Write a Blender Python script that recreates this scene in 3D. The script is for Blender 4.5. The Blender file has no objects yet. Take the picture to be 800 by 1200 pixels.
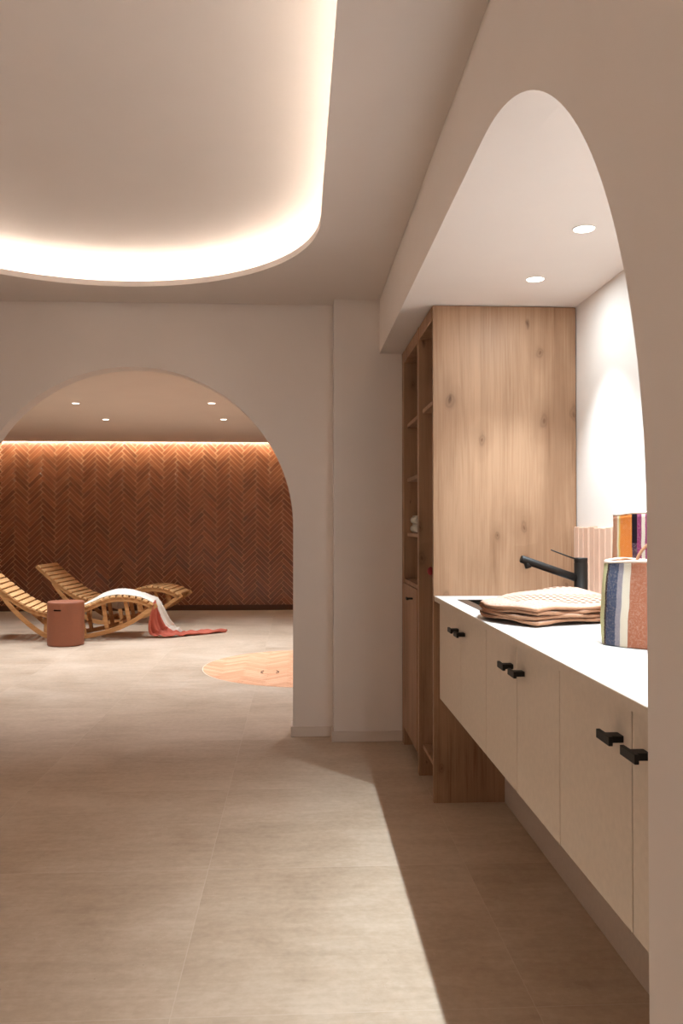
import bpy, math, random
from mathutils import Vector, Matrix
from math import sin, cos, pi, radians as R, sqrt, atan, tan
random.seed(7)
SC = bpy.context.scene
COL = SC.collection

# ------------------------------------------------------------------ helpers
class MB:
    """collects shapes, links them as ONE mesh object"""
    def __init__(s): s.v=[]; s.f=[]; s.mi=[]; s.sm=[]; s.tint=[]; s.cm=0; s.ct=0.5
    def face(s, idx, smooth=False):
        s.f.append(idx); s.mi.append(s.cm); s.sm.append(smooth); s.tint.append(s.ct)
    def add(s, vs, fs, smooth=False):
        b=len(s.v); s.v += [tuple(p) for p in vs]
        for f in fs: s.face([b+i for i in f], smooth)
    def box(s, x0,x1,y0,y1,z0,z1):
        vs=[(x,y,z) for z in (z0,z1) for y in (y0,y1) for x in (x0,x1)]
        s.add(vs,[(0,2,3,1),(4,5,7,6),(0,1,5,4),(2,6,7,3),(0,4,6,2),(1,3,7,5)])
    def prism(s, poly, a0, a1, axis):
        """poly = list of 2D; extruded along axis 0/1/2 (other two keep order)"""
        def pt(p,a):
            if axis==0: return (a,p[0],p[1])
            if axis==1: return (p[0],a,p[1])
            return (p[0],p[1],a)
        n=len(poly); b=len(s.v)
        s.v += [pt(p,a0) for p in poly]+[pt(p,a1) for p in poly]
        s.face([b+i for i in range(n)][::-1]); s.face([b+n+i for i in range(n)])
        for i in range(n):
            j=(i+1)%n; s.face([b+i,b+j,b+n+j,b+n+i])
    def tube(s, path, r, n=12, cap=True):
        path=[Vector(p) for p in path]; rs = r if isinstance(r,(list,tuple)) else [r]*len(path)
        up=None; rings=[]
        for i,p in enumerate(path):
            t=(path[min(i+1,len(path)-1)]-path[max(i-1,0)]).normalized()
            if up is None:
                up = Vector((0,0,1)) if abs(t.z)<.9 else Vector((1,0,0))
            u=(up-t*up.dot(t)).normalized(); w=t.cross(u); up=u
            b=len(s.v)
            for k in range(n):
                a=2*pi*k/n; q=p+(u*cos(a)+w*sin(a))*rs[i]; s.v.append(tuple(q))
            rings.append(b)
        for a,b in zip(rings,rings[1:]):
            for k in range(n):
                s.face([a+k,a+(k+1)%n,b+(k+1)%n,b+k],True)
        if cap:
            s.face([rings[0]+k for k in range(n)][::-1]); s.face([rings[-1]+k for k in range(n)])
    def lathe(s, prof, n=48, c=(0,0), smooth=True):
        b=len(s.v)
        for (r,z) in prof:
            for k in range(n):
                a=2*pi*k/n; s.v.append((c[0]+r*cos(a),c[1]+r*sin(a),z))
        for i in range(len(prof)-1):
            for k in range(n):
                s.face([b+i*n+k,b+i*n+(k+1)%n,b+(i+1)*n+(k+1)%n,b+(i+1)*n+k],smooth)
        s.face([b+k for k in range(n)][::-1]); e=b+(len(prof)-1)*n; s.face([e+k for k in range(n)])
    def grid(s, fn, nu, nv, smooth=True, keep=None):
        b=len(s.v)
        for i in range(nu+1):
            for j in range(nv+1): s.v.append(tuple(fn(i/nu,j/nv)))
        for i in range(nu):
            for j in range(nv):
                if keep and not keep((i+.5)/nu,(j+.5)/nv): continue
                s.face([b+i*(nv+1)+j,b+(i+1)*(nv+1)+j,b+(i+1)*(nv+1)+j+1,b+i*(nv+1)+j+1],smooth)
    def build(s, name, mats, parent=None, bevel=0, seg=2, solid=0, tint=False):
        me=bpy.data.meshes.new(name); me.from_pydata(s.v,[],s.f)
        if not isinstance(mats,(list,tuple)): mats=[mats]
        for m in mats: me.materials.append(m)
        me.polygons.foreach_set('material_index',s.mi); me.polygons.foreach_set('use_smooth',s.sm)
        if tint:
            at=me.attributes.new('tint','FLOAT','FACE')
            at.data.foreach_set('value',s.tint)
        me.validate(); me.update()
        import bmesh
        bm=bmesh.new(); bm.from_mesh(me); bmesh.ops.recalc_face_normals(bm,faces=bm.faces); bm.to_mesh(me); bm.free()
        o=bpy.data.objects.new(name,me); COL.objects.link(o)
        if parent: o.parent=parent
        if solid:
            m=o.modifiers.new('solid','SOLIDIFY'); m.thickness=solid; m.offset=0
        if bevel:
            m=o.modifiers.new('bevel','BEVEL'); m.width=bevel; m.segments=seg; m.limit_method='ANGLE'; m.angle_limit=R(40)
        return o

def tag(o,label=None,cat=None,group=None,kind=None):
    if label: o['label']=label
    if cat: o['category']=cat
    if group: o['group']=group
    if kind: o['kind']=kind
    return o
def empty(name,loc=(0,0,0),rz=0,label=None,cat=None,group=None):
    o=bpy.data.objects.new(name,None); o.empty_display_size=.1; o.location=loc; o.rotation_euler=(0,0,rz)
    COL.objects.link(o); return tag(o,label,cat,group)
def struct(o): o['kind']='structure'; return o
def copy_tree(o,parent=None):
    c=o.copy(); COL.objects.link(c); c.parent=parent
    for ch in list(o.children): copy_tree(ch,c)
    return c
def srgb(r,g,b):
    f=lambda c:(c/255/12.92) if c/255<=.04045 else ((c/255+.055)/1.055)**2.4
    return (f(r),f(g),f(b),1)

# ------------------------------------------------------------------ materials
class NT:
    def __init__(s,name):
        s.m=bpy.data.materials.new(name); s.m.use_nodes=True; s.t=s.m.node_tree; s.n=s.t.nodes; s.n.clear()
        s.out=s.n.new('ShaderNodeOutputMaterial'); s.b=s.n.new('ShaderNodeBsdfPrincipled'); s.l(s.b.outputs[0],s.out.inputs[0])
    def l(s,a,b): s.t.links.new(a,b)
    def new(s,t,**k):
        n=s.n.new(t)
        for a,v in k.items(): setattr(n,a,v)
        return n
    def coord(s,kind='Object'): return s.new('ShaderNodeTexCoord').outputs[kind]
    def mapping(s,src,scale=(1,1,1),loc=(0,0,0),rot=(0,0,0)):
        m=s.new('ShaderNodeMapping'); m.inputs['Scale'].default_value=scale; m.inputs['Location'].default_value=loc; m.inputs['Rotation'].default_value=rot
        s.l(src,m.inputs[0]); return m.outputs[0]
    def noise(s,src,scale=5,detail=4,rough=.55,dist=0):
        n=s.new('ShaderNodeTexNoise'); n.inputs['Scale'].default_value=scale; n.inputs['Detail'].default_value=detail
        n.inputs['Roughness'].default_value=rough; n.inputs['Distortion'].default_value=dist; s.l(src,n.inputs['Vector']); return n.outputs['Fac']
    def ramp(s,src,stops,interp='LINEAR'):
        r=s.new('ShaderNodeValToRGB'); r.color_ramp.interpolation=interp; e=r.color_ramp.elements
        while len(e)>1: e.remove(e[-1])
        e[0].position=stops[0][0]; e[0].color=stops[0][1]
        for p,c in stops[1:]:
            k=e.new(p); k.color=c
        s.l(src,r.inputs[0]); return r.outputs[0]
    def math(s,op,a,b=None,c=None,clamp=False):
        n=s.new('ShaderNodeMath',operation=op); n.use_clamp=clamp
        for i,x in enumerate((a,b,c)):
            if x is None: continue
            if isinstance(x,(int,float)): n.inputs[i].default_value=x
            else: s.l(x,n.inputs[i])
        return n.outputs[0]
    def mix(s,fac,a,b,blend='MIX'):
        n=s.new('ShaderNodeMix',data_type='RGBA',blend_type=blend)
        for i,x in ((0,fac),(6,a),(7,b)):
            if isinstance(x,(int,float)): n.inputs[i].default_value=x
            elif isinstance(x,tuple): n.inputs[i].default_value=x
            else: s.l(x,n.inputs[i])
        return n.outputs[2]
    def bump(s,h,strength=.3,dist=.01):
        b=s.new('ShaderNodeBump'); b.inputs['Strength'].default_value=strength; b.inputs['Distance'].default_value=dist
        s.l(h,b.inputs['Height']); s.l(b.outputs[0],s.b.inputs['Normal']); return b
    def col(s,x):
        if isinstance(x,tuple): s.b.inputs['Base Color'].default_value=x
        else: s.l(x,s.b.inputs['Base Color'])
    def set(s,**k):
        for a,v in k.items():
            a=a.replace('_',' ')
            if isinstance(v,(int,float,tuple)): s.b.inputs[a].default_value=v
            else: s.l(v,s.b.inputs[a])

def W4(v): return (v,v,v,1)
def plaster(name,c):
    t=NT(name); co=t.coord()
    n=t.noise(co,3,5,.6); k=t.ramp(n,[(.3,tuple(x*.97 for x in c[:3])+(1,)),(.7,c)])
    t.col(k); t.set(Roughness=.75); t.bump(t.noise(co,90,3),.05,.002); return t.m
M={}
M['plaster']=plaster('plaster',srgb(234,224,217))
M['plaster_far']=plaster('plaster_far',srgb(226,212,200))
M['trimwhite']=plaster('baseboard_paint',srgb(222,208,198))

def floor_mat():
    t=NT('stone_floor_tile'); co=t.coord(); sp=t.new('ShaderNodeSeparateXYZ'); t.l(co,sp.inputs[0])
    def joint(axis,off,per):
        a=t.math('DIVIDE',t.math('SUBTRACT',sp.outputs[axis],off),per)
        fr=t.math('FRACT',a); d=t.math('MINIMUM',fr,t.math('SUBTRACT',1.0,fr))
        return t.math('MULTIPLY',d,per), t.math('FLOOR',a)
    jx,ix=joint(0,-.302,.885); jy,iy=joint(1,2.035,.862)
    d=t.math('MINIMUM',jx,jy); line=t.math('LESS_THAN',d,.0013)
    cid=t.new('ShaderNodeCombineXYZ'); t.l(ix,cid.inputs[0]); t.l(iy,cid.inputs[1])
    wn=t.new('ShaderNodeTexWhiteNoise'); t.l(cid.outputs[0],wn.inputs['Vector'])
    va=t.new('ShaderNodeVectorMath',operation='MULTIPLY_ADD'); t.l(wn.outputs['Color'],va.inputs[0]); va.inputs[1].default_value=(7,7,7); t.l(co,va.inputs[2])
    pc=va.outputs[0]
    n1=t.noise(pc,1.6,6,.6,.4); n2=t.noise(t.mapping(pc,(1.2,6,1)),3,6,.65,.6); n3=t.noise(pc,38,4,.6)
    m=t.math('ADD',t.math('MULTIPLY',n1,.5),t.math('ADD',t.math('MULTIPLY',n2,.3),t.math('MULTIPLY',n3,.2)))
    c=t.ramp(m,[(.36,srgb(166,143,121)),(.5,srgb(187,165,143)),(.62,srgb(202,182,162))])
    # thin pale scratches
    ms=t.noise(t.mapping(pc,(1,1,1),rot=(0,0,.6)),9,2,.5,2.5)
    scr=t.math('LESS_THAN',t.math('ABSOLUTE',t.math('SUBTRACT',ms,.5)),.0028)
    scr=t.math('MULTIPLY',scr,t.math('GREATER_THAN',t.noise(pc,2.2,2),.56))
    c=t.mix(t.math('MULTIPLY',scr,.22),c,srgb(216,200,184))
    # small dark pits
    vo=t.new('ShaderNodeTexVoronoi'); vo.inputs['Scale'].default_value=14; t.l(pc,vo.inputs['Vector'])
    pit=t.math('LESS_THAN',vo.outputs['Distance'],.035)
    c=t.mix(t.math('MULTIPLY',pit,.35),c,srgb(120,98,80))
    c=t.mix(t.math('MULTIPLY',line,.35),c,srgb(214,198,182))
    t.col(c); t.set(Roughness=t.math('ADD',.36,t.math('MULTIPLY',n2,.22)))
    t.set(**{'Specular_IOR_Level':.35})
    hh=t.math('SUBTRACT',t.math('ADD',t.math('MULTIPLY',n3,.25),t.math('MULTIPLY',n1,.3)),line)
    t.bump(hh,.12,.004); return t.m
M['floor']=floor_mat()

def wood_mat(name,a,b,dark,axis=2,scale=1.0,knots=True,rough=.5):
    """oak: grain runs along `axis`"""
    t=NT(name); co=t.coord()
    sc=[6*scale]*3; sc[axis]=.62*scale
    warp=t.noise(t.mapping(co,tuple(2.2 if i!=axis else .8 for i in range(3))),1.0,3,.5)
    g=t.noise(t.mapping(co,tuple(sc)),1.6,6,.62,1.1)
    sf=[95*scale]*3; sf[axis]=2.0*scale
    fine=t.noise(t.mapping(co,tuple(sf)),1.5,3,.6)
    sm=[26*scale]*3; sm[axis]=1.0*scale
    mid=t.noise(t.mapping(co,tuple(sm)),1.5,4,.6,.6)
    m=t.math('ADD',t.math('MULTIPLY',g,.46),t.math('ADD',t.math('MULTIPLY',mid,.24),t.math('MULTIPLY',fine,.30)))
    m=t.math('ADD',m,t.math('MULTIPLY',t.math('SUBTRACT',warp,.5),.25))
    c=t.ramp(m,[(.33,dark),(.44,a),(.56,b),(.68,tuple(min(1,x*1.12) for x in b[:3])+(1,))])
    h=m
    if knots:
        s2=[5.2*scale,2.8*scale,1]
        sp=t.new('ShaderNodeSeparateXYZ'); t.l(co,sp.inputs[0]); cb=t.new('ShaderNodeCombineXYZ')
        t.l(t.math('ADD',sp.outputs[0],sp.outputs[1]),cb.inputs[0]); t.l(sp.outputs[2],cb.inputs[1]); co2=cb.outputs[0]
        dn=t.new('ShaderNodeVectorMath',operation='MULTIPLY_ADD')
        nn=t.new('ShaderNodeTexNoise'); nn.inputs['Scale'].default_value=9; t.l(co2,nn.inputs['Vector'])
        t.l(nn.outputs['Color'],dn.inputs[0]); dn.inputs[1].default_value=(.05,.09,0); t.l(co2,dn.inputs[2])
        vo=t.new('ShaderNodeTexVoronoi',voronoi_dimensions='2D'); vo.inputs['Scale'].default_value=1; vo.inputs['Randomness'].default_value=1
        t.l(t.mapping(dn.outputs[0],tuple(s2)),vo.inputs['Vector'])
        vr=t.new('ShaderNodeSeparateColor'); t.l(vo.outputs['Color'],vr.inputs[0])
        on=t.math('GREATER_THAN',vr.outputs[0],.45)
        size=t.math('ADD',.05,t.math('MULTIPLY',vr.outputs[1],.11))
        q=t.math('DIVIDE',vo.outputs['Distance'],size)
        halo=t.math('MULTIPLY',on,t.math('SUBTRACT',1.0,q,clamp=True))
        ring=t.math('MULTIPLY_ADD',t.math('SINE',t.math('MULTIPLY',q,14)),.25,.75)
        c=t.mix(t.math('MULTIPLY',t.math('MULTIPLY',halo,ring),.85),c,tuple(x*.42 for x in dark[:3])+(1,))
        big=t.math('MULTIPLY',on,t.math('SUBTRACT',1.0,t.math('MULTIPLY',q,.36),clamp=True))
        c=t.mix(t.math('MULTIPLY',big,.42),c,dark)
        # dark heart streaks running with the grain
        sk=[3.2*scale,.5*scale,1]; st=t.noise(t.mapping(dn.outputs[0],tuple(sk),(3.1,.7,0)),1.6,2,.5,.3)
        c=t.mix(t.ramp(st,[(.54,W4(0)),(.68,W4(.55))]),c,dark)
        # little pin knots
        s3=[10*scale]*3; s3[axis]=5*scale
        v2=t.new('ShaderNodeTexVoronoi',voronoi_dimensions='2D'); v2.inputs['Scale'].default_value=1; t.l(t.mapping(dn.outputs[0],(9*scale,3.2*scale,1)),v2.inputs['Vector'])
        v2r=t.new('ShaderNodeSeparateColor'); t.l(v2.outputs['Color'],v2r.inputs[0])
        pin=t.math('MULTIPLY',t.math('GREATER_THAN',v2r.outputs[0],.84),t.math('SUBTRACT',1.0,t.math('DIVIDE',v2.outputs['Distance'],t.math('ADD',.03,t.math('MULTIPLY',v2r.outputs[1],.07))),clamp=True))
        c=t.mix(t.math('MULTIPLY',pin,.9),c,tuple(x*.5 for x in dark[:3])+(1,))
    t.col(c); t.set(Roughness=rough); t.set(**{'Specular_IOR_Level':.3}); t.bump(t.math('ADD',fine,mid),.06,.002); return t.m
M['oak']=wood_mat('knotty_oak',srgb(158,122,94),srgb(173,137,108),srgb(130,94,68))
M['teak']=wood_mat('teak_slat',srgb(204,156,104),srgb(220,174,122),srgb(176,126,80),axis=1,scale=1.3,knots=False,rough=.55)
M['teak_rail']=wood_mat('teak_rail',srgb(172,120,72),srgb(192,142,92),srgb(146,96,56),axis=0,scale=1.3,knots=False,rough=.55)

def simple(name,c,rough=.5,metal=0,spec=.5,bump=0,bs=60):
    t=NT(name); co=t.coord(); n=t.noise(co,bs,3)
    t.col(t.ramp(n,[(.3,tuple(x*.93 for x in c[:3])+(1,)),(.7,c)]))
    t.set(Roughness=rough,Metallic=metal); t.set(**{'Specular_IOR_Level':spec})
    if bump: t.bump(n,bump,.002)
    return t.m
M['counter']=simple('white_solid_surface',srgb(216,212,209),.35)
M['lacquer']=simple('matt_cream_lacquer',srgb(218,202,184),.45,spec=.3)
M['kick']=simple('kick_board_paint',srgb(200,184,170),.5,spec=.3)
M['black']=simple('black_metal',srgb(26,21,18),.5,0,.35)
M['sinkmat']=simple('bronze_sink',srgb(96,84,78),.35,.7)
M['sinkdark']=simple('bronze_sink_bowl',srgb(50,50,46),.35,.5)
M['stool']=simple('terracotta_metal',srgb(146,88,62),.55,0,.4)
M['stooldark']=simple('slot_inside',srgb(60,30,22),.7)
M['cream']=simple('cream_cotton',srgb(214,202,188),.9,0,.1,.4,300)
M['coral']=simple('coral_cotton',srgb(186,100,82),.9,0,.1,.4,300)
M['towel']=simple('white_terry',srgb(226,220,208),.95,0,.1,.6,260)
M['red']=simple('red_plastic',srgb(150,22,30),.5)
M['darkplastic']=simple('dark_plastic',srgb(26,22,24),.5)
M['cord']=simple('natural_cord',srgb(150,120,84),.8)
M['leather']=simple('tan_leather',srgb(178,128,96),.6,bump=.1)
M['leatheredge']=simple('pale_leather_edge',srgb(228,204,184),.7)
M['grout']=simple('sand_grout',srgb(246,206,168),.7)
M['groutpale']=simple('pale_grout',srgb(238,212,190),.8)
M['darkbase']=simple('dark_base_strip',srgb(84,50,32),.45)
M['ring']=simple('white_trim_ring',srgb(238,232,224),.4)

def brick_mat(name,stops,rough,coat=0,bump=.15):
    t=NT(name); a=t.new('ShaderNodeAttribute',attribute_name='tint'); co=t.coord()
    n=t.noise(co,9,5,.6,.5); n2=t.noise(co,55,3)
    m=t.math('ADD',t.math('MULTIPLY',a.outputs['Fac'],.45),t.math('MULTIPLY',n,.55))
    t.col(t.ramp(m,stops)); t.set(Roughness=t.math('ADD',rough,t.math('MULTIPLY',n2,.2)))
    t.set(**{'Coat_Weight':coat,'Coat_Roughness':.18})
    t.bump(t.math('ADD',n,t.math('MULTIPLY',n2,.35)),bump,.004); return t.m
M['brick']=brick_mat('glazed_terracotta',[(.15,srgb(112,62,36)),(.4,srgb(136,78,46)),(.62,srgb(150,88,54)),(.85,srgb(170,108,72))],.2,.5)
M['brickfloor']=brick_mat('floor_terracotta',[(.15,srgb(206,146,108)),(.5,srgb(218,160,122)),(.85,srgb(232,182,146))],.5)
M['zellige']=brick_mat('pink_zellige',[(.15,srgb(208,166,144)),(.5,srgb(220,182,160)),(.85,srgb(232,202,184))],.25,.35,.3)

def emit(name,c,s):
    m=bpy.data.materials.new(name); m.use_nodes=True; n=m.node_tree.nodes; n.clear()
    o=n.new('ShaderNodeOutputMaterial'); e=n.new('ShaderNodeEmission'); e.inputs[0].default_value=c; e.inputs[1].default_value=s
    m.node_tree.links.new(e.outputs[0],o.inputs[0]); return m
M['led_cove']=emit('led_cove',(1,.945,.85,1),23)
M['led_wall']=emit('led_wall',(1,.94,.76,1),75)
M['lens']=emit('lamp_lens',(1,.93,.84,1),9)
M['lenswarm']=emit('lamp_lens_warm',(1,.86,.70,1),9)

def stripe_mat(name,stops,wob=.006,patch=None):
    """woven vertical stripes, boundaries by object X"""
    t=NT(name); co=t.coord(); sp=t.new('ShaderNodeSeparateXYZ'); t.l(co,sp.inputs[0])
    w=t.noise(t.mapping(co,(0,0,1)),14,2); jag=t.math('SINE',t.math('MULTIPLY',sp.outputs[2],900))
    x=t.math('ADD',sp.outputs[0],t.math('MULTIPLY',t.math('SUBTRACT',w,.5),wob*2))
    x=t.math('ADD',x,t.math('MULTIPLY',jag,.0006))
    x=t.math('ADD',t.math('MULTIPLY',x,2.0),.5)
    c=t.ramp(x,[(min(1,max(0,p*2+.5)),k) for p,k in stops],'CONSTANT')
    wv=t.new('ShaderNodeTexChecker'); wv.inputs['Scale'].default_value=1
    t.l(t.mapping(co,(420,0.001,330),(0,.5,0)),wv.inputs['Vector'])
    fl=t.noise(co,300,3,.8)
    c=t.mix(t.ramp(fl,[(.50,W4(0)),(.62,W4(.38))]),c,t.mix(.5,c,srgb(240,220,200)))
    c=t.mix(t.math('MULTIPLY',wv.outputs['Fac'],.16),c,W4(.01))
    if patch:
        (x0,x1,z0,kc)=patch
        k=t.math('MULTIPLY',t.math('MULTIPLY',t.math('GREATER_THAN',sp.outputs[0],x0),t.math('LESS_THAN',sp.outputs[0],x1)),t.math('GREATER_THAN',sp.outputs[2],z0))
        c=t.mix(k,c,kc)
    t.col(c); t.set(Roughness=.9); t.set(**{'Specular_IOR_Level':.15})
    t.bump(t.math('ADD',wv.outputs['Fac'],fl),.6,.002); return t.m

def waffle_mat():
    t=NT('waffle_knit'); uv=t.coord('UV'); sp=t.new('ShaderNodeSeparateXYZ'); t.l(uv,sp.inputs[0])
    def cell(ax,n): return t.math('ABSOLUTE',t.math('SINE',t.math('MULTIPLY',sp.outputs[ax],n*pi)))
    a=cell(0,22); b=cell(1,15)
    hole=t.math('MULTIPLY',a,b)
    hm=t.ramp(hole,[(.5,W4(0)),(.75,W4(1))])
    # holes only inside bands
    fx=t.math('FRACT',t.math('MULTIPLY',sp.outputs[1],1.55)); band=t.math('GREATER_THAN',fx,.32)
    inn=t.math('MULTIPLY',t.math('GREATER_THAN',sp.outputs[0],.14),t.math('LESS_THAN',sp.outputs[0],.9))
    hm2=t.math('MULTIPLY',hm,t.math('MULTIPLY',band,inn))
    n=t.noise(t.coord(),160,3,.6)
    c=t.ramp(n,[(.3,srgb(164,134,118)),(.7,srgb(192,164,148))])
    c=t.mix(t.math('MULTIPLY',hm2,.95),c,srgb(104,70,50))
    t.col(c); t.set(Roughness=.95); t.set(**{'Specular_IOR_Level':.1})
    hgt=t.math('SUBTRACT',t.math('MULTIPLY',n,.4),t.math('ADD',hm2,t.math('MULTIPLY',hm,.3))); t.bump(hgt,.8,.004); return t.m
M['waffle']=waffle_mat()
M['waffle_edge']=simple('waffle_edge',srgb(176,132,104),.95,0,.1,.5,300)

# ------------------------------------------------------------------ camera
H=1.18
cam=bpy.data.cameras.new('camera'); co=bpy.data.objects.new('camera',cam); COL.objects.link(co); SC.camera=co
cam.sensor_fit='HORIZONTAL'; cam.sensor_width=36; cam.lens=980/800*36; cam.clip_start=.05
yaw=atan(52/980); pit=atan(14.5/980)
F=Vector((sin(yaw)*cos(pit),cos(yaw)*cos(pit),sin(pit)))
co.location=(0,0,H); co.rotation_euler=F.to_track_quat('-Z','Y').to_euler()

# ------------------------------------------------------------------ setting
ZC=2.412          # main ceiling
ZS=2.117          # soffit / alcove ceiling
XW=.45            # face of the arched side wall
YA=4.683          # arch wall face
YB=11.58          # tiled wall face (tile surface)
XL=-3.3; YN=-3.0  # left and rear limits of the main room
FX0,FX1=-6.5,2.6  # far room
ZF=2.295          # far room ceiling

b=MB(); b.box(FX0-.1,FX1+.1,YN-.1,YB+.2,-.05,0); struct(b.build('floor',M['floor']))

# side wall with the rounded opening, on the right
RC=.945; cy=2.001; cz=ZS-RC
poly=[(YN,0),(1.056,0)]
for i in range(0,49):
    a=pi-(pi/2)*i/48; poly.append((cy+RC*cos(a),cz+RC*sin(a)))
poly+= [(4.557,ZS),(4.557,2.7),(YN,2.7)]
b=MB(); b.prism(poly,XW,XW+.12,0); struct(b.build('wall_right',M['plaster']))
b=MB(); b.box(XW+.12,1.3,.9,4.557,ZS,ZS+.1); struct(b.build('ceiling_alcove',M['plaster']))
b=MB(); b.box(1.2,1.3,.9,4.557,0,ZS); struct(b.build('wall_alcove_back',M['plaster']))
b=MB(); b.box(XW+.12,1.3,.8,.9,0,ZS+.1); struct(b.build('wall_alcove_end',M['plaster']))
b=MB(); b.box(.2,1.3,4.557,YA+.12,0,2.7); struct(b.build('wall_pier',M['plaster']))
# arch wall
ax,az,ar=-.912,1.164,.890
out=[(XL,0),(ax-ar,0)]
for i in range(0,97):
    a=pi-pi*i/96; out.append((ax+ar*cos(a),az+ar*sin(a)))
out+= [(ax+ar,0),(.2,0),(.2,2.7),(XL,2.7)]
b=MB(); b.prism(out,YA,YA+.12,1); struct(b.build('wall_back',M['plaster']))
b=MB(); b.box(XL-.1,XL,YN,YA+.12,0,2.7); struct(b.build('wall_left',M['plaster']))
b=MB(); b.box(XL-.1,XW+.12,YN-.1,YN,0,2.7); struct(b.build('wall_front',M['plaster']))

# main ceiling with a stadium-shaped light recess
import bmesh
sx,sR,sy1,sy0=-.885,.98,3.385,-1.4
def stadium(r,n=48):
    p=[]
    for i in range(n+1):
        a=pi*i/n; p.append((sx+r*cos(a),sy1+r*sin(a)))
    for i in range(n+1):
        a=pi+pi*i/n; p.append((sx+r*cos(a),sy0+r*sin(a)))
    return p
def slab_with_hole(name,outer,inner,z0,z1,mat):
    bm=bmesh.new(); es=[]
    for loop in (outer,inner):
        vs=[bm.verts.new((x,y,z0)) for x,y in loop]
        for i in range(len(vs)): es.append(bm.edges.new((vs[i],vs[(i+1)%len(vs)])))
    r=bmesh.ops.triangle_fill(bm,use_beauty=True,use_dissolve=False,edges=es)
    g=[f for f in r['geom'] if isinstance(f,bmesh.types.BMFace)]
    ex=bmesh.ops.extrude_face_region(bm,geom=g)
    bmesh.ops.translate(bm,verts=[v for v in ex['geom'] if isinstance(v,bmesh.types.BMVert)],vec=(0,0,z1-z0))
    bmesh.ops.recalc_face_normals(bm,faces=bm.faces)
    me=bpy.data.meshes.new(name); bm.to_mesh(me); bm.free(); me.materials.append(mat)
    o=bpy.data.objects.new(name,me); COL.objects.link(o); return struct(o)
rect=[(XL,YN),(XW,YN),(XW,YA),(XL,YA)]
slab_with_hole('ceiling',rect,stadium(sR),ZC,ZC+.028,M['plaster'])
b=MB(); prof_=[(.165,ZC+.0281)]+[(.165-.185*(1-cos(R(a))),ZC+.045+.125*sin(R(a))) for a in range(0,91,10)]
n=len(stadium(1))
for off,z in prof_: b.v+= [(x,y,z) for x,y in stadium(sR+off)]
for i in range(len(prof_)-1):
    for k in range(n): b.face([i*n+k,i*n+(k+1)%n,(i+1)*n+(k+1)%n,(i+1)*n+k],True)
struct(b.build('ceiling_recess_side',M['plaster']))
b=MB(); b.box(XL,XW,YN,YA,ZC+.1695,ZC+.21); struct(b.build('ceiling_recess_top',M['plaster']))
# led strip lying on the ledge
b=MB(); P0=stadium(sR+.150,40); P1=stadium(sR+.130,40); n=len(P0)
zz=ZC+.034
vs=[(x,y,zz) for x,y in P0]+[(x,y,zz) for x,y in P1]+[(x,y,zz-.005) for x,y in P0]+[(x,y,zz-.005) for x,y in P1]
fs=[]
for i in range(n):
    j=(i+1)%n; fs+= [(i,j,n+j,n+i),(2*n+i,3*n+i,3*n+j,2*n+j),(i,2*n+i,2*n+j,j),(n+i,n+j,3*n+j,3*n+i)]
b.add(vs,fs); o=b.build('led_strip',M['led_cove']); tag(o,'warm white light strip glowing around the rounded ceiling recess','light strip')

# far room shell
b=MB(); b.box(FX0,FX1,YA+.12,11.40,ZF,ZF+.05); struct(b.build('ceiling_far',M['plaster_far']))
b=MB(); b.box(FX0,FX1,11.2,YB+.1,2.52,2.6); struct(b.build('ceiling_slot',M['plaster_far']))
b=MB(); b.box(FX0-.1,FX0,YA+.12,YB+.1,0,2.6); struct(b.build('wall_far_left',M['plaster_far']))
b=MB(); b.box(FX1,FX1+.1,YA+.12,YB+.1,0,2.6); struct(b.build('wall_far_right',M['plaster_far']))
b=MB(); b.box(1.3,FX1+.1,YA+.0,YA+.12,0,2.6); b.box(FX0-.1,XL-.1,YA,YA+.12,0,2.6); struct(b.build('wall_far_front',M['plaster_far']))
b=MB(); b.box(FX0,FX1,11.410,11.418,2.316,2.328); o=b.build('led_strip',M['led_wall'])
tag(o,'amber light strip hidden in the ceiling slot above the terracotta tile wall','light strip')
b=MB(); b.box(FX0,FX1,11.401,11.41,2.30,2.40); o=struct(b.build('trim_1',M['plaster_far']))

b=MB(); b.box(FX0,FX1,YB-.012,YB+.004,0,.075); struct(b.build('trim_far_base',M['darkbase'],bevel=.002))  # plain dark strip along the foot of the tiled wall
# baseboards
def bb(name,x0,x1,y0,y1):
    b=MB(); b.box(x0,x1,y0,y1,0,.056); struct(b.build(name,M['trimwhite'],bevel=.002))
bb('baseboard_pier',.192,XW+.125,4.545,4.557)
bb('baseboard_pier_side',.188,.2,4.545,YA)
bb('baseboard_back',-.034,.188,YA-.012,YA)
bb('baseboard_arch_jamb',-.034,-.022,YA,YA+.12)

# ------------------------------------------------------------------ herringbone
def herring(L,Wd,rng):
    """yield bricks (4 corners) in a plane, zigzags running horizontally"""
    c=sqrt(.5); x0,x1,y0,y1=rng
    per=L*sqrt(2); vp=Wd*sqrt(2)
    for q in range(int(x0/per)-2,int(x1/per)+3):
        for t in range(int(y0/vp)-8,int(y1/vp)+9):
            for kind in (0,1):
                if kind==0: r=(t*Wd+q*L,t*Wd+q*L+L,t*Wd-q*L,t*Wd-q*L+Wd)
                else: r=(t*Wd+L+q*L,t*Wd+L+Wd+q*L,t*Wd+Wd-L-q*L,t*Wd+Wd-q*L)
                cs=[(r[0],r[2]),(r[1],r[2]),(r[1],r[3]),(r[0],r[3])]
                yield [((x-y)*c,(x+y)*c) for x,y in cs]
def shrink(p,g):
    cx=sum(a for a,_ in p)/4; cyy=sum(b for _,b in p)/4
    o=[]
    n=len(p)
    for i in range(n):
        a=Vector(p[i]); pr=(Vector(p[i-1])-a).normalized(); nx=(Vector(p[(i+1)%n])-a).normalized()
        o.append(tuple(a+(pr+nx)*g))
    return o
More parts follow.
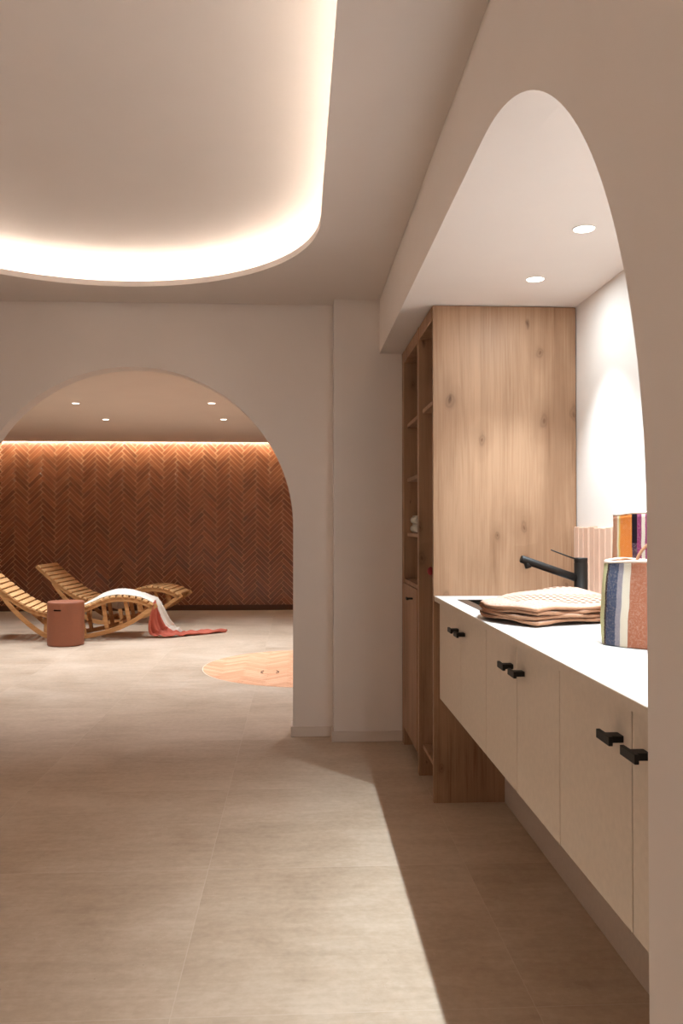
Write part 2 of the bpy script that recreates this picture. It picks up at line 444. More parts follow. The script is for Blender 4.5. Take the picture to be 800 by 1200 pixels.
def clip(poly,planes):
    for (nx,ny,d) in planes:   # keep nx*x+ny*y<=d
        o=[]
        for i in range(len(poly)):
            a=poly[i-1]; c=poly[i]; da=nx*a[0]+ny*a[1]-d; dc=nx*c[0]+ny*c[1]-d
            if (da<=0)!=(dc<=0):
                k=da/(da-dc); o.append((a[0]+(c[0]-a[0])*k,a[1]+(c[1]-a[1])*k))
            if dc<=0: o.append(c)
        poly=o
        if len(poly)<3: return []
    return poly
LB,WB=.257,.0535
# tiled wall
b=MB(); rr=random.Random(3)
x0,x1,z0,z1=FX0,FX1,0.012,2.52
pl=[(1,0,x1),(-1,0,-x0),(0,1,z1),(0,-1,-z0)]
for p in herring(LB,WB,(x0,x1,z0,z1)):
    p=shrink(p,.0026); 
    if max(a for a,_ in p)<x0 or min(a for a,_ in p)>x1 or max(c for _,c in p)<z0 or min(c for _,c in p)>z1: continue
    edge=min(a for a,_ in p)<x0 or max(a for a,_ in p)>x1 or min(c for _,c in p)<z0 or max(c for _,c in p)>z1
    q=clip(p,pl) if edge else p
    if len(q)<3: continue
    cx=sum(a for a,_ in q)/len(q); cc=sum(c for _,c in q)/len(q)
    dy=rr.uniform(-.0015,.0015); tx=rr.uniform(-.013,.013); tz=rr.uniform(-.020,.020)
    yf=lambda a,c: YB+dy*.8+(a-cx)*tx+(c-cc)*tz
    inn=[(cx+(a-cx)*(1-.0045/max(.02,abs(a-cx)+.02)),cc+(c-cc)*(1-.0045/max(.02,abs(c-cc)+.02))) for a,c in q]
    b.ct=rr.random(); n=len(q); s=len(b.v)
    b.v+= [(a,YB+.012,c) for a,c in q]+[(a,yf(a,c)+.0045,c) for a,c in q]+[(a,yf(a,c),c) for a,c in inn]
    b.face([s+2*n+i for i in range(n)])
    for i in range(n):
        j=(i+1)%n; b.face([s+i,s+j,s+n+j,s+n+i]); b.face([s+n+i,s+n+j,s+2*n+j,s+2*n+i])
b.cm=1; b.ct=.5; b.box(FX0,FX1,YB+.0042,YB+.1,0,2.6)
struct(b.build('wall_far',[M['brick'],M['grout']],tint=True))
# round floor inlay
b=MB(); ix,iy,iR=.140,6.97,.915
NP=96; pl=[]
for k in range(NP):
    a=2*pi*k/NP; pl.append((cos(a),sin(a),cos(a)*0+iR-.006))
for p in herring(LB,WB,(-1,1,-1,1)):
    p=[(x,y) for x,y in shrink(p,.0014)]
    if min(sqrt(x*x+y*y) for x,y in p)>iR+.2: continue
    q=clip(p,pl)
    if len(q)<3: continue
    b.ct=rr.random(); n=len(q); s=len(b.v)
    b.v+= [(ix+x,iy+y,.0015) for x,y in q]+[(ix+x,iy+y,.0028) for x,y in q]
    b.face([s+n+i for i in range(n)])
    for i in range(n): b.face([s+i,s+(i+1)%n,s+n+(i+1)%n,s+n+i])
b.cm=1
b.add([(ix+iR*cos(2*pi*k/NP),iy+iR*sin(2*pi*k/NP),.0015) for k in range(NP)]+[(ix+iR*cos(2*pi*k/NP),iy+iR*sin(2*pi*k/NP),0) for k in range(NP)],
      [list(range(NP))]+[(k,NP+k,NP+(k+1)%NP,(k+1)%NP) for k in range(NP)])
struct(b.build('floor_inlay',[M['brickfloor'],M['groutpale']],tint=True))
# access cover in the inlay
t=empty('floor_hatch',(-.215,6.69,.0028),0,'small square access cover with two dark lifting slots in the round tiled floor','floor hatch')
b=MB(); b.box(-.075,.075,-.075,.075,0,.002); b.build('cover_plate',M['brickfloor'],t,bevel=.001,tint=True)
for s_ in (-1,1):
    b=MB(); b.tube([(s_*.052,-.05,.003),(s_*.066,-.03,.003),(s_*.07,0,.003),(s_*.066,.03,.003),(s_*.052,.05,.003)],.0035,6); b.build('lifting_slot',M['black'],t)

# ------------------------------------------------------------------ downlights
def downlight(loc,label,group,warm):
    t=empty('downlight',loc,0,label,'ceiling light',group)
    b=MB(); b.lathe([(.037,0),(.037,-.002),(.0345,-.003),(.0325,-.0015),(.0325,0)],32); b.build('trim_ring',M['ring'],t)
    b=MB(); b.lathe([(.032,-.0005),(.032,-.0018)],32); b.build('lamp_lens',M['lenswarm' if warm else 'lens'],t)
    return t
def spot(loc,power,color,size,blend,rad=.03):
    l=bpy.data.lights.new('downlight_beam','SPOT'); l.energy=power; l.color=color; l.spot_size=R(size); l.spot_blend=blend; l.shadow_soft_size=rad
    o=bpy.data.objects.new('downlight_beam',l); o.location=loc; COL.objects.link(o)
def wide(loc,power,color):
    l=bpy.data.lights.new('downlight_glow','AREA'); l.shape='DISK'; l.size=.05; l.energy=power; l.color=color
    o=bpy.data.objects.new('downlight_glow',l); o.location=loc; COL.objects.link(o)
ALC=[(3.137,'recessed downlight in the bright alcove ceiling nearest the oak panel'),(2.592,'recessed downlight in the bright alcove ceiling second from the oak panel'),
     (2.047,None),(1.50,None)]
for y,lab in ALC:
    if lab: downlight((.907,y,ZS),lab,'alcove downlights',False)
    else: downlight((.907,y,ZS),'recessed alcove downlight hidden behind the rounded wall opening','hidden alcove downlights',False)
    spot((.907,y,ZS-.012),74,(.80,.93,1),86,.85,.008); wide((.907,y,ZS-.006),3.0,(.82,.95,1))
far=[(-2.035,7.80,'recessed downlight in the far room ceiling, front left of four'),(-2.03,8.99,'recessed downlight in the far room ceiling, rear left of four'),
     (-.785,7.73,'recessed downlight in the far room ceiling, front right of four'),(-.78,8.92,'recessed downlight in the far room ceiling, rear right of four')]
FP=88
for x,y,lab in far:
    downlight((x,y,ZF),lab,'far room downlights',True); spot((x,y,ZF-.012),FP,(.85,.93,1),98,.7,.007)
for x,y in [(-3.29,7.8),(-3.29,8.99),(-2.03,6.3),(-.78,6.3),(-3.29,6.3),(.47,7.75),(.47,8.95),(.47,6.3)]:
    downlight((x,y,ZF),'recessed far room downlight out of view above the arch','hidden far room downlights',True); spot((x,y,ZF-.012),FP,(.85,.93,1),98,.7,.007)

# ------------------------------------------------------------------ tall oak shelf cabinet
T=empty('tall_shelf_cabinet',(0,0,0),0,'tall oak cabinet with open shelves and one door beside the pier','cabinet')
XF=.573; XB=1.196; O=M['oak']; ZT=ZS-.003
def part(name,bx,mat,par,bev=.0015,**k):
    b=MB(); b.box(*bx); return b.build(name,mat,par,bevel=bev,**k)
part('side_panel',(.578,XB,3.530,3.556,0,ZT),O,T)
part('side_panel',(XF,XB,4.470,4.548,0,ZT),O,T)
part('divider',(XF,XB,3.920,3.965,0,ZT),O,T)
part('back_panel',(XB-.012,XB,3.556,4.470,.1,ZT-.02),O,T,0)
part('top_rail',(XF+.002,XB-.012,3.556,3.920,2.052,ZT),O,T)
part('top_rail',(XF+.002,XB-.012,3.965,4.470,2.052,ZT),O,T)
for z in (1.70,1.408,1.116): part('shelf',(.592,XB-.012,3.965,4.470,z,z+.019),O,T)
part('shelf',(XF+.003,XB-.012,3.965,4.470,.870,.889),O,T)
part('shelf',(.592,XB-.012,3.556,3.920,1.704,1.723),O,T)
part('shelf',(.592,XB-.012,3.556,3.920,.128,.147),O,T)
dd=part('door',(XF-.004,XF+.014,3.968,4.467,.10,.868),O,T)
b=MB(); b.box(.537,.546,4.085,4.135,.808,.820); b.box(.546,XF-.004,4.098,4.122,.810,.818); b.build('handle',M['black'],dd,bevel=.001)
part('toe_kick',(.66,.675,3.965,4.470,0,.1),O,T)
part('toe_kick',(.66,.675,3.556,3.920,0,.128),O,T)

# rolled towels
def roll(loc,lab):
    t=empty('rolled_towel',loc,0,lab,'towel','rolled towels on the shelf')
    b=MB(); n=90; th=.006
    # spiral sheet
    pts=[]
    for i in range(n+1):
        a=i/n*2*pi*3.3; r=.004+.0165*i/n; pts.append((r*cos(a),r*sin(a)))
    for sgn in (0,):
        for i,(u,v) in enumerate(pts):
            b.v.append((u,0,v)); b.v.append((u,.20,v))
        for i in range(n): b.face([2*i,2*i+1,2*i+3,2*i+2],True)
    b.build('towel_sheet',M['towel'],t,solid=.0045)
    return t
roll((.616,4.20,1.1585),'white rolled hand towel on the oak shelf, lower of two')
roll((.617,4.20,1.2035),'white rolled hand towel on the oak shelf, upper of two')
# hanging duster
t=empty('hanging_duster',(.628,3.80,.945),0,'small red and black brush hanging on a thin cord in the narrow bay','brush')
b=MB(); b.tube([(0,.02,.26),(-.002,.018,.4),(.0,.02,.79)],.0018,6); b.tube([(-.02,.012,.06),(-.012,.015,.15),(0,.02,.26)],.005,8); b.build('hanging_cord',M['cord'],t)
b=MB(); b.lathe([(.006,.065),(.022,.05),(.026,.03),(.020,.012),(.006,.004)],20,(-.028,.01)); b.lathe([(.006,.03),(.024,.015),(.026,-.01),(.018,-.03),(.005,-.036)],20,(.004,-.008)); b.build('brush_head',M['red'],t)
b=MB(); b.lathe([(.01,.06),(.022,.045),(.024,.02),(.01,.0)],20,(.0,.01)); b.lathe([(.006,-.028),(.016,-.036),(.014,-.055),(.004,-.06)],16,(.004,-.008)); b.build('brush_bristles',M['darkplastic'],t)

t.scale=(.62,.62,.62)

# ------------------------------------------------------------------ base cabinets, worktop
ZT1=.876
seams=[3.506,3.047,2.637,2.263,1.892,1.477,1.06]
labs=['cream two-door base cabinet beside the oak panel','cream two-door base cabinet in the middle of the counter','cream two-door base cabinet nearest the viewer']
def handle(par,y):
    b=MB(); b.box(.566,.574,y-.033,y+.033,.776,.793); b.box(.574,.600,y-.018,y+.012,.778,.791)
    b.build('handle',M['black'],par,bevel=.0012)
ZD=.448
for k in range(3):
    y1,ym,y0=seams[2*k],seams[2*k+1],seams[2*k+2]
    t=empty('base_cabinet',(.62,(y0+y1)/2,ZD),0,labs[k],'cabinet','base cabinets under the worktop')
    off=-Vector(t.location)
    def lb(name,bx,mat,par,bev=.001):
        b=MB(); b.box(bx[0]+off.x,bx[1]+off.x,bx[2]+off.y,bx[3]+off.y,bx[4]+off.z,bx[5]+off.z); return b.build(name,mat,par,bevel=bev)
    b=MB(); X0,X1,Y0,Y1=.6185,1.176,y0+.001,y1-.001
    for bx in ((X0,X1,Y0,Y0+.016,ZD,.8545),(X0,X1,Y1-.016,Y1,ZD,.8545),(X0,X1,Y0+.016,Y1-.016,ZD,ZD+.016),(X1-.01,X1,Y0+.016,Y1-.016,ZD+.016,.8545)):
        b.box(bx[0]+off.x,bx[1]+off.x,bx[2]+off.y,bx[3]+off.y,bx[4]+off.z,bx[5]+off.z)
    b.build('body',M['lacquer'],t)
    for (a,c,hy) in ((ym,y1,ym+.055),(y0,ym,ym-.062)):
        g=.0018 if k<2 else .0024
        d=lb('door',(.600,.6185,a+g,c-g,ZD,.852),M['lacquer'],t)
        b=MB(); ox,oy,oz=off
        b.box(.566+ox,.574+ox,hy-.033+oy,hy+.033+oy,.776+oz,.793+oz); b.box(.574+ox,.600+ox,hy-.018+oy,hy+.012+oy,.778+oz,.791+oz)
        b.build('handle',M['black'],d,bevel=.0012)
b=MB(); b.box(.882,.90,.9,3.53,0,.447); o=b.build('kick_board',M['kick']); tag(o,'recessed beige kick board panel under the wall cabinets','panel')
# worktop with sink cutout
SX0,SX1,SY0,SY1=.655,.985,2.68,3.325
b=MB()
for bx in ((.583,SX0,.9,3.529),(SX1,1.2,.9,3.529),(SX0,SX1,.9,SY0),(SX0,SX1,SY1,3.529)):
    b.box(*bx,ZT1-.021,ZT1)
b.cm=1; b.box(.5815,.583,.9,3.529,ZT1-.021,ZT1-.0008)
o=b.build('worktop',[M['counter'],M['lacquer']]); tag(o,'long white worktop running through the alcove on cream cabinets','worktop')
t=empty('sink',(.82,3.0,ZT1-.2),0,'bronze undercounter sink sunk in the white worktop, half hidden by the folded blanket','sink')
def loc(b,t):
    l=t.location; b.v=[(x-l[0],y-l[1],z-l[2]) for x,y,z in b.v]; return b
b=MB(); zt=ZT1+.0015; f=.026
for bx in ((SX0-.012,SX0+f,SY0-.012,SY1+.012),(SX1-f,SX1+.012,SY0-.012,SY1+.012),(SX0+f,SX1-f,SY0-.012,SY0+f),(SX0+f,SX1-f,SY1-.008,SY1+.012)):
    b.box(*bx,ZT1+.0002,zt)
loc(b,t).build('rim',M['sinkmat'],t)
b=MB(); x0,x1,y0,y1=SX0+.01,SX1-.01,SY0+.01,SY1-.004; zb=ZT1-.165
b.box(x0,x1,y0,y1,zb-.003,zb)
b.box(x0-.003,x0,y0,y1,zb,ZT1); b.box(x1,x1+.003,y0,y1,zb,ZT1); b.box(x0,x1,y0-.003,y0,zb,ZT1); b.box(x0,x1,y1,y1+.003,zb,ZT1)
loc(b,t).build('bowl',M['sinkdark'],t)
b=MB(); b.lathe([(.04,zb),(.04,zb+.004),(.025,zb+.002),(.02,zb+.002)],24,(.82,3.0)); loc(b,t).build('drain',M['sinkmat'],t)

# splash tiles
b=MB(); rr=random.Random(11); y=3.524; k=0
while y>.92:
    w=.0615; b.ct=rr.random(); h=1.170+rr.uniform(-.003,.003); xx=1.181+rr.uniform(-.0015,.0015)
    y0_,y1_=y-w+.0035,y-.0035
    vs=[(1.197,y0_,ZT1+.001),(1.197,y1_,ZT1+.001),(1.197,y1_,h),(1.197,y0_,h)]
    i=.004; t0,t1=rr.uniform(-.0008,.0008),rr.uniform(-.0008,.0008)
    vs+= [(xx+.004,y0_,ZT1+.001),(xx+.004,y1_,ZT1+.001),(xx+.004,y1_,h),(xx+.004,y0_,h)]
    vs+= [(xx+t0,y0_+i,ZT1+.002),(xx+t1,y1_-i,ZT1+.002),(xx+t1,y1_-i,h-i),(xx+t0,y0_+i,h-i)]
    b.add(vs,[(0,1,5,4),(1,2,6,5),(2,3,7,6),(3,0,4,7),(4,5,9,8),(5,6,10,9),(6,7,11,10),(7,4,8,11),(8,9,10,11)])
    y-=w; k+=1
b.cm=1; b.ct=.5; b.box(1.1845,1.1995,.92,3.527,ZT1+.0005,1.166)
o=b.build('splashback',[M['zellige'],M['groutpale']],tint=True); tag(o,'row of upright pink glazed tiles along the alcove wall above the worktop','splashback')

# tap
t=empty('kitchen_tap',(1.043,3.03,ZT1),0,'matt black mixer tap with slanted spout behind the folded blanket','tap')
b=MB(); b.lathe([(.029,0),(.029,.004),(.0245,.006),(.0245,.160),(.0238,.163),(.0238,.166),(.0245,.168),(.0245,.178),(.0235,.181),(.006,.181)],32); b.build('body',M['black'],t)
b=MB(); a=Vector((-.012,0,.105)); e=Vector((-.224,0,.178)); d=(e-a).normalized()
b.tube([a,a+(e-a)*.5,e-d*.004,e],[.0145,.0143,.0143,.0125],20)
b.build('spout',M['black'],t)
b=MB(); p=e-d*.022; dn=Vector((.30,0,-1)).normalized(); b.tube([p,p+dn*.026,p+dn*.028],[.0125,.0125,.0105],20); b.build('aerator',M['black'],t)
b=MB(); b.tube([(-.018,0,.176),(-.05,0,.187),(-.112,0,.2105)],[.0035,.0026,.0022],8); b.build('lever',M['black'],t)

# ------------------------------------------------------------------ folded waffle blanket on the worktop
t=empty('folded_blanket',(.84,2.70,ZT1+.002),0,'beige waffle knit blanket folded on the white worktop beside the tap','blanket')
A=Vector((.612,2.735)); B=Vector((.700,2.432)); C=Vector((1.10,2.585)); D=Vector((1.02,2.965)); Eb=Vector((.655,2.985))
def plan(u,v):
    # u: left->right, v: front->back ; left edge is A..Eb, front edge B..C
    l=B+(Vector((.735,2.985))-B)*v
    bul=.115*sin(pi*v**.85)
    l=l+Vector((-bul,-.0))
    r=C+(D-C)*v
    return l+(r-l)*u
NL=4
hgt=[.012,.0255,.038,.050]
def topz(u,v,k):
    base=(k+1)*.0118
    e=min(1,min(u,1-u)*9); f=min(1,min(v,1-v)*9)
    puff=.010*(k+1)/NL*sqrt(max(0,e))*sqrt(max(0,f))
    roll_=.006+.020*(k/3)*math.exp(-((u-.70)/.28)**2-((v-.92)/.3)**2)-.012*(k/3)*math.exp(-(u/.3)**2-((v-1)/.5)**2)
    wav=.004*sin(9*u+3*v+k)*sin(5*v+1.3*k)
    return base+puff+roll_+wav*f
bodyb=MB()
for k in range(NL):
    rk=random.Random(20+k); ph=[rk.uniform(0,6) for _ in range(4)]
    def wob(s,ph=ph,k=k): return .006*sin(7*s+ph[0])+.003*sin(17*s+ph[1])+.0012*sin(41*s+ph[2])
    ins=[.0,.004,.010,.006][k]
    def fn(u,v,k=k,wob=wob,ins=ins):
        p=plan(u,v); cen=plan(.5,.5)
        # wavy front and left edges
        wf=(1-v)**3*wob(u*1.3); wl=(1-u)**3*wob(v+3)
        p=p+Vector((wl,wf)); p=p+(cen-p)*(ins)
        ruff=.0035*(1-u)**3*sin(15*v+ph[3])+.0025*(1-v)**5*sin(13*u+ph[1])
        return Vector((p.x-.84,p.y-2.70,topz(u,v,k)+max(-.004,ruff)))
    N1,N2=64,56
    s0=len(bodyb.v); bodyb.cm=0; bodyb.grid(fn,N1,N2,True)
    th=.0095
    s1=len(bodyb.v); bodyb.grid(lambda u,v:fn(u,v)+Vector((0,0,-th)),N1,N2,True)
    per=[(i,0) for i in range(N1)]+[(N1,j) for j in range(N2)]+[(i,N2) for i in range(N1,0,-1)]+[(0,j) for j in range(N2,0,-1)]
    bodyb.cm=1
    cen=Vector((0,0))
    mid=[]
    for (i,j) in per:
        a=Vector(bodyb.v[s0+i*(N2+1)+j]); o_=Vector((a.x,a.y)).normalized()*.005
        bodyb.v.append((a.x+o_.x,a.y+o_.y,a.z-th/2)); mid.append(len(bodyb.v)-1)
    for q,(i,j) in enumerate(per):
        i2,j2=per[(q+1)%len(per)]; m1,m2=mid[q],mid[(q+1)%len(per)]
        a=s0+i*(N2+1)+j; c=s0+i2*(N2+1)+j2; a_=s1+i*(N2+1)+j; c_=s1+i2*(N2+1)+j2
        bodyb.face([a,c,m2,m1],True); bodyb.face([m1,m2,c_,a_],True)
bl=bodyb.build('blanket_layers',[M['waffle'],M['waffle_edge']],t)
uvl=bl.data.uv_layers.new(name='UVMap')
for lp in bl.data.loops:
    x,y,_=bl.data.vertices[lp.vertex_index].co
    uvl.data[lp.index].uv=((x+.24)/.5,(y+.28)/.55)
t.rotation_euler=(0,0,0)

# ------------------------------------------------------------------ woven bags
def bag(loc,rz,hw0,hd0,hw1,hd1,hh,mat,inner,label,shift=(0,0),ex=3.2):
    t=empty('woven_bag',loc,rz,label,'bag','striped woven bags on the worktop')
    def ring(s):
        k=s; bul=.008*sin(pi*min(1,k*1.1))
        hw=hw0+(hw1-hw0)*k+bul; hd=hd0+(hd1-hd0)*k+bul*.6
        return hw,hd,shift[0]*k,shift[1]*k
    b=MB(); n=72; m=26
    def P(a,s,inset=0):
        hw,hd,ox,oy=ring(s); c,q=cos(a),sin(a)
        x=(hw-inset)*math.copysign(abs(c)**(2/ex),c)+ox; y=(hd-inset)*math.copysign(abs(q)**(2/ex),q)+oy
        w=.0025*sin(5*a+7*s)*s
        z=hh*s
        if s==0: x*=.97; y*=.97
        return (x+w,y+w,z+ (.003*sin(3*a) if s>.9 else 0))
    lev=[0,.012,.04]+[i/m for i in range(2,m+1)]
    for s in lev:
        for k in range(n): b.v.append(P(2*pi*k/n,s))
    for i in range(len(lev)-1):
        for k in range(n): b.face([i*n+k,i*n+(k+1)%n,(i+1)*n+(k+1)%n,(i+1)*n+k],True)
    b.face(list(range(n))[::-1])
    # inner wall
    s0=len(b.v); b.cm=1
    for s in (1,.6,.1):
        for k in range(n): b.v.append(P(2*pi*k/n,s,.006))
    for i in range(2):
        for k in range(n): b.face([s0+i*n+k,s0+(i+1)*n+k,s0+(i+1)*n+(k+1)%n,s0+i*n+(k+1)%n],True)
    b.face([s0+2*n+k for k in range(n)])
    top=(len(lev)-1)*n
    b.cm=2
    for k in range(n): b.face([top+k,top+(k+1)%n,s0+(k+1)%n,s0+k],True)
    b.build('woven_body',[mat,inner,M['leatheredge']],t)
    b=MB(); b.tube([Vector(P(2*pi*k/n,1,.003))+Vector((0,0,.001)) for k in range(n+1)],.0042,8,False); b.build('rim_binding',M['leatheredge'],t)
    return t,P
s1=[(-.25,srgb(196,188,140)),(-.149,srgb(56,32,26)),(-.144,srgb(62,70,94)),(-.116,srgb(138,130,138)),(-.103,srgb(212,198,178)),(-.083,srgb(160,98,72)),(.06,srgb(226,214,196)),(.08,srgb(66,76,104)),(.13,srgb(214,204,160))]
m1=stripe_mat('woven_blue_brown',s1)
inner=simple('bag_lining',srgb(150,84,64),.9,bump=.3)
t,P=bag((.935,2.045,ZT1+.001),R(-38),.165,.105,.165,.085,.207,m1,inner,'woven bag with navy, cream and brown stripes on the worktop edge side',(0,.02))
def handle_loop(t,x0,x1,y,z0,hgt_,lean=0):
    b=MB(); pts=[]
    for i in range(25):
        a=pi*i/24; pts.append((x0+(x1-x0)*(1-cos(a))/2,y+lean*sin(a),z0+hgt_*sin(a)))
    b.tube(pts,.0042,8)
    return b.build('handle',M['leather'],t)
handle_loop(t,-.128,-.075,-.045,.195,.020,.01)
handle_loop(t,-.075,.075,-.052,.195,.075,.02)
handle_loop(t,-.06,.08,.09,.195,.070,-.02)
s2=[(-.25,srgb(184,128,98)),(-.080,srgb(214,198,168)),(-.0755,srgb(206,176,96)),(-.072,srgb(214,122,44)),(-.038,srgb(70,46,62)),(-.024,srgb(140,50,98)),(-.012,srgb(216,202,186)),(-.002,srgb(146,52,100)),(.05,srgb(236,222,206)),(.06,srgb(232,130,48)),(.1,srgb(74,48,66))]
m2=stripe_mat('woven_orange_magenta',s2,.004,(-.038,-.024,.25,srgb(30,20,28)))
t,P=bag((1.012,2.375,ZT1+.001),R(-25),.090,.060,.090,.060,.332,m2,inner,'tall woven bag with orange and magenta stripes behind the navy striped bag')
handle_loop(t,-.05,.05,.045,.325,-.06)

# ------------------------------------------------------------------ sun loungers
prof=[(0,.352),(.07,.388),(.147,.418),(.277,.440),(.407,.437),(.519,.410),(.62,.366),(.735,.322),(.86,.293),(.98,.285),(1.09,.298),(1.23,.348),(1.376,.440),(1.513,.550),(1.70,.714)]
rock=[(-.03,.352),(.08,.275),(.19,.198),(.345,.124),(.5,.077),(.68,.040),(.86,.0225),(.98,.032),(1.08,.066),(1.18,.135),(1.30,.245),(1.41,.365),(1.50,.49)]
def catmull(p,n=10):
    o=[]
    for i in range(len(p)-1):
        p0=Vector(p[max(0,i-1)]);p1=Vector(p[i]);p2=Vector(p[i+1]);p3=Vector(p[min(len(p)-1,i+2)])
        for k in range(n):
            t=k/n; o.append(.5*((2*p1)+(p2-p0)*t+(2*p0-5*p1+4*p2-p3)*t*t+(-p0+3*p1-3*p2+p3)*t**3))
    o.append(Vector(p[-1])); return o
TC=catmull(prof); RKC=catmull(rock)
LWd=.57
def ribbon(b,pts,y0,y1,h):
    """bar of rectangular section following pts (x,z), centred on pts"""
    n=len(pts); s=len(b.v)
    for i,p in enumerate(pts):
        d=(pts[min(i+1,n-1)]-pts[max(i-1,0)]).normalized(); nn=Vector((-d.y,d.x))
        for q,y in ((nn*h/2,y0),(nn*h/2,y1),(-nn*h/2,y1),(-nn*h/2,y0)):
            w=p+q; b.v.append((-w.x,y,w.y))
    for i in range(n-1):
        for k in range(4): b.face([s+4*i+k,s+4*i+(k+1)%4,s+4*i+4+(k+1)%4,s+4*i+4+k])
    b.face([s,s+1,s+2,s+3]); e=s+4*(n-1); b.face([e,e+1,e+2,e+3])
def make_lounger():
    t=empty('rocking_lounger')
    rail=[p+Vector((0,-.031)) for p in TC]
    for y in (0,LWd-.028):
        b=MB(); ribbon(b,rail,y,y+.028,.042); b.build('side_rail',M['teak_rail'],t,bevel=.002)
        b=MB(); ribbon(b,RKC,y,y+.028,.044); b.build('rocker',M['teak_rail'],t,bevel=.002)
    def zat(C,x):
        for a,c in zip(C,C[1:]):
            if a.x<=x<=c.x: return a.y+(c.y-a.y)*(x-a.x)/(c.x-a.x+1e-9)
        return C[-1].y
    for y in (.028,LWd-.052):
        for s_ in (.15,.29,.51,.73,1.06):
            x1_=s_; x0_=s_-.045 if s_<.9 else s_+.01
            p0=Vector((x0_,zat(RKC,x0_))); p1=Vector((x1_,zat(rail,x1_)))
            b=MB(); ribbon(b,[p0,p1],y,y+.024,.04); b.build('strut',M['teak_rail'],t,bevel=.0015)
    for (x,C,dz) in ((.05,rail,-.03),(.9,RKC,.03),(1.36,RKC,.02),(.33,RKC,.03)):
        z=zat(C,x)+dz; b=MB(); b.box(-x-.02,-x+.02,.028,LWd-.028,z-.018,z+.018); b.build('cross_bar',M['teak_rail'],t,bevel=.002)
    # slats, one part
    b=MB(); acc=0; nxt=.03; i=0
    for a,c in zip(TC,TC[1:]):
        seg=(c-a).length
        while acc+seg>=nxt:
            k=(nxt-acc)/seg; p=a+(c-a)*k; d=(c-a).normalized(); nn=Vector((-d.y,d.x))
            vs=[]
            for y in (-.012,LWd+.012):
                for (u,w) in ((-.0245,-.010),(.0245,-.010),(.0245,.010),(-.0245,.010)):
                    q=p+d*u+nn*w; vs.append((-q.x,y,q.y))
            b.add(vs,[(0,1,2,3),(4,7,6,5),(0,4,5,1),(1,5,6,2),(2,6,7,3),(3,7,4,0)])
            nxt+=.0665
        acc+=seg
    b.build('slats',M['teak'],t,bevel=.003)
    return t
# local origin is the foot end of the near rail, head end towards -X
LA=make_lounger(); LBg=copy_tree(LA)
LA.location=(-1.470,8.70,0); LA.rotation_euler=(0,0,R(6))
tag(LA,'slatted wooden rocking lounger nearest the arch, with a throw over its foot end','sun lounger','rocking loungers')
LBg.location=(-1.385,9.93,0); LBg.rotation_euler=(0,0,R(-5))
tag(LBg,'slatted wooden rocking lounger standing behind, its bare foot end rising by the tile wall','sun lounger','rocking loungers')

# round metal stool
t=empty('side_table',(-2.262,8.345,0),0,'round terracotta drum side table with a grip slot in front of the loungers','side table')
rS=.174; hS=.427
b=MB(); n=96
zs=[0.002,.004,.012,.02,.335,.345,.352,.359,.369,.40,hS-.012,hS-.004,hS]
a0,a1=-2.06,-1.55     # slot angular range
rad=[rS-.012,rS-.004,rS,rS]+[rS]*5+[rS]*2+[rS-.002,rS-.008]
for z,r_ in zip(zs,rad):
    for k in range(n):
        a=2*pi*k/n-pi; b.v.append((r_*cos(a),r_*sin(a),z))
for i in range(len(zs)-1):
    for k in range(n):
        a=2*pi*(k+.5)/n-pi
        if 5<=i<=6 and a0<a<a1: continue
        b.face([i*n+k,i*n+(k+1)%n,(i+1)*n+(k+1)%n,(i+1)*n+k],True)
b.face([(len(zs)-1)*n+k for k in range(n)]); b.face(list(range(n))[::-1])
b.build('drum_body',M['stool'],t)
b=MB()
for k in range(n):
    a=2*pi*(k+.5)/n-pi
    if a0-.05<a<a1+.05:
        p=2*pi*k/n-pi; q=2*pi*(k+1)/n-pi; r2=rS-.02
        b.add([(r2*cos(p),r2*sin(p),.33),(r2*cos(q),r2*sin(q),.33),(r2*cos(q),r2*sin(q),.375),(r2*cos(p),r2*sin(p),.375)],[(0,1,2,3)])
b.build('grip_slot',M['stooldark'],t,solid=.002)

# ------------------------------------------------------------------ throw over the near lounger
t=empty('throw_blanket',(-1.470,8.70,0),0,'cream throw with a coral end spilling off the front lounger onto the floor','blanket')
rz=R(6)
def l2w(s,y,z):   # lounger local (s along, y across) -> coordinates relative to the throw's origin
    x=-s; return Vector((x*cos(rz)-y*sin(rz),x*sin(rz)+y*cos(rz),z))
def zat(x):
    x=max(0,min(1.69,x))
    for a,c in zip(TC,TC[1:]):
        if a.x<=x<=c.x: return a.y+(c.y-a.y)*(x-a.x)/(c.x-a.x+1e-9)
# part A: lying over the hump and hanging over the far side
def lay(u,v):
    s=.74*(1-u)                       # from the seat to the foot end
    y_near=.055+.05*sin(u*7)*(1-u)-.035*u+(1-u)**2*.12
    wid=LWd+.02-y_near
    drop=.20*max(0,sin(pi*min(1,max(0,(u-.1)/.75))))
    tot=wid+drop; d=v*tot
    w=.012*sin(10*v+6*u)+.008*sin(23*v-9*u+1)
    lift=.016+.036*sin(pi*min(1,v*1.2))*sin(pi*min(1,max(0,u*.95+.03)))+abs(w)*sin(pi*min(1,v*3))
    if d<wid: return l2w(s,y_near+d,zat(s)+lift)
    e=d-wid; return l2w(s+.01*sin(30*u),LWd+.03+.012*sin(26*u),zat(s)+.02-e)
b=MB(); b.grid(lay,56,56)
b.build('cream_section',M['cream'],t,solid=.006)
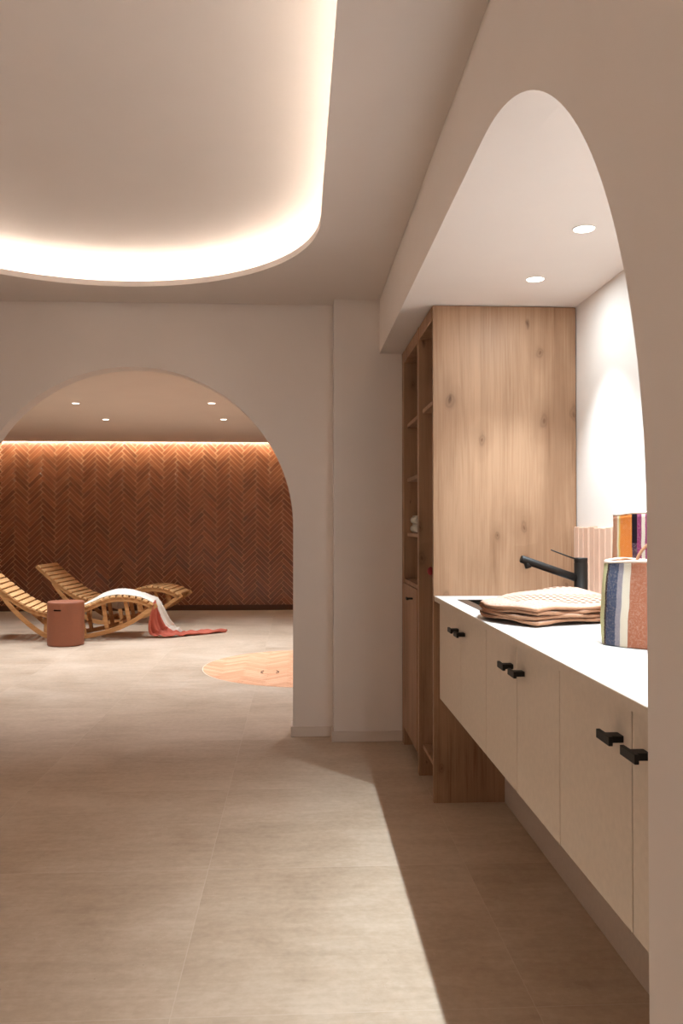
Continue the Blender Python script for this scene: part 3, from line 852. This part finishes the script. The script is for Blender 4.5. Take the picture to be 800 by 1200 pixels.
# part B: falling off the foot end and trailing over the floor
wo=Vector((-1.470,8.70,0))
Np=[(-1.475,8.705,.376),(-1.482,8.695,.33),(-1.515,8.70,.24),(-1.535,8.73,.12),(-1.520,8.76,.03),(-1.43,8.755,.012),(-1.31,8.77,.012),(-1.19,8.87,.012),(-1.02,8.99,.010),(-.78,9.19,.010)]
Fp=[(-1.475,8.95,.41),(-1.440,8.94,.36),(-1.405,8.93,.29),(-1.355,8.93,.19),(-1.30,8.94,.11),(-1.24,8.97,.055),(-1.17,9.06,.022),(-1.05,9.20,.014),(-.93,9.24,.012),(-.76,9.23,.010)]
def cr(P,t):
    n=len(P)-1; x=t*n; i=min(n-1,int(x)); k=x-i
    p=[Vector(P[max(0,min(n,i+q))]) for q in (-1,0,1,2)]
    return .5*((2*p[1])+(p[2]-p[0])*k+(2*p[0]-5*p[1]+4*p[2]-p[3])*k*k+(-p[0]+3*p[1]-3*p[2]+p[3])*k**3)
def fall(u,v):
    a=cr(Np,u); c=cr(Fp,u); p=a+(c-a)*v
    amp=.022*min(1,u*4)*(1-.35*u)
    wr=sin(v*19+u*3)+.6*sin(v*33-u*5+1)
    if u<.45: p=p+Vector((.7,-.7,0))*amp*wr*.8
    k=max(0,min(1,(u-.35)/.15))
    p=p+Vector((0,0,1))*k*(.016+.016*wr*.7+.008*sin(u*47+v*7)+.006*sin(u*80+v*15))*(1-.4*u)
    p.z=max(p.z,.006)
    return p-wo
cut=lambda u,v: v>.50+u*.55 and u<.62
b=MB(); b.grid(fall,110,60,True,lambda u,v:not cut(u,v))
b.build('coral_section',M['coral'],t,solid=.004)
b=MB(); b.grid(fall,110,60,True,cut)
b.build('cream_fall',M['cream'],t,solid=.005)

# added fill light by the unseen left wall, lifts the ambient; no window there
l=bpy.data.lights.new('fill_light','AREA'); l.shape='RECTANGLE'; l.size=3.4; l.size_y=2.1; l.energy=10; l.color=(1,.94,.83)
o=bpy.data.objects.new('fill_light',l); o.location=(XL+.03,-.6,1.15); o.rotation_euler=(R(90),0,R(-90)); COL.objects.link(o)

# ------------------------------------------------------------------ render look
w=bpy.data.worlds.new('world'); SC.world=w; w.use_nodes=True
w.node_tree.nodes['Background'].inputs[0].default_value=(1,.85,.72,1); w.node_tree.nodes['Background'].inputs[1].default_value=.02
vs=SC.view_settings; vs.view_transform='Standard'; vs.look='None'; vs.exposure=.09; vs.gamma=1; vs.use_curve_mapping=False
SC.cycles.max_bounces=10; SC.cycles.diffuse_bounces=6
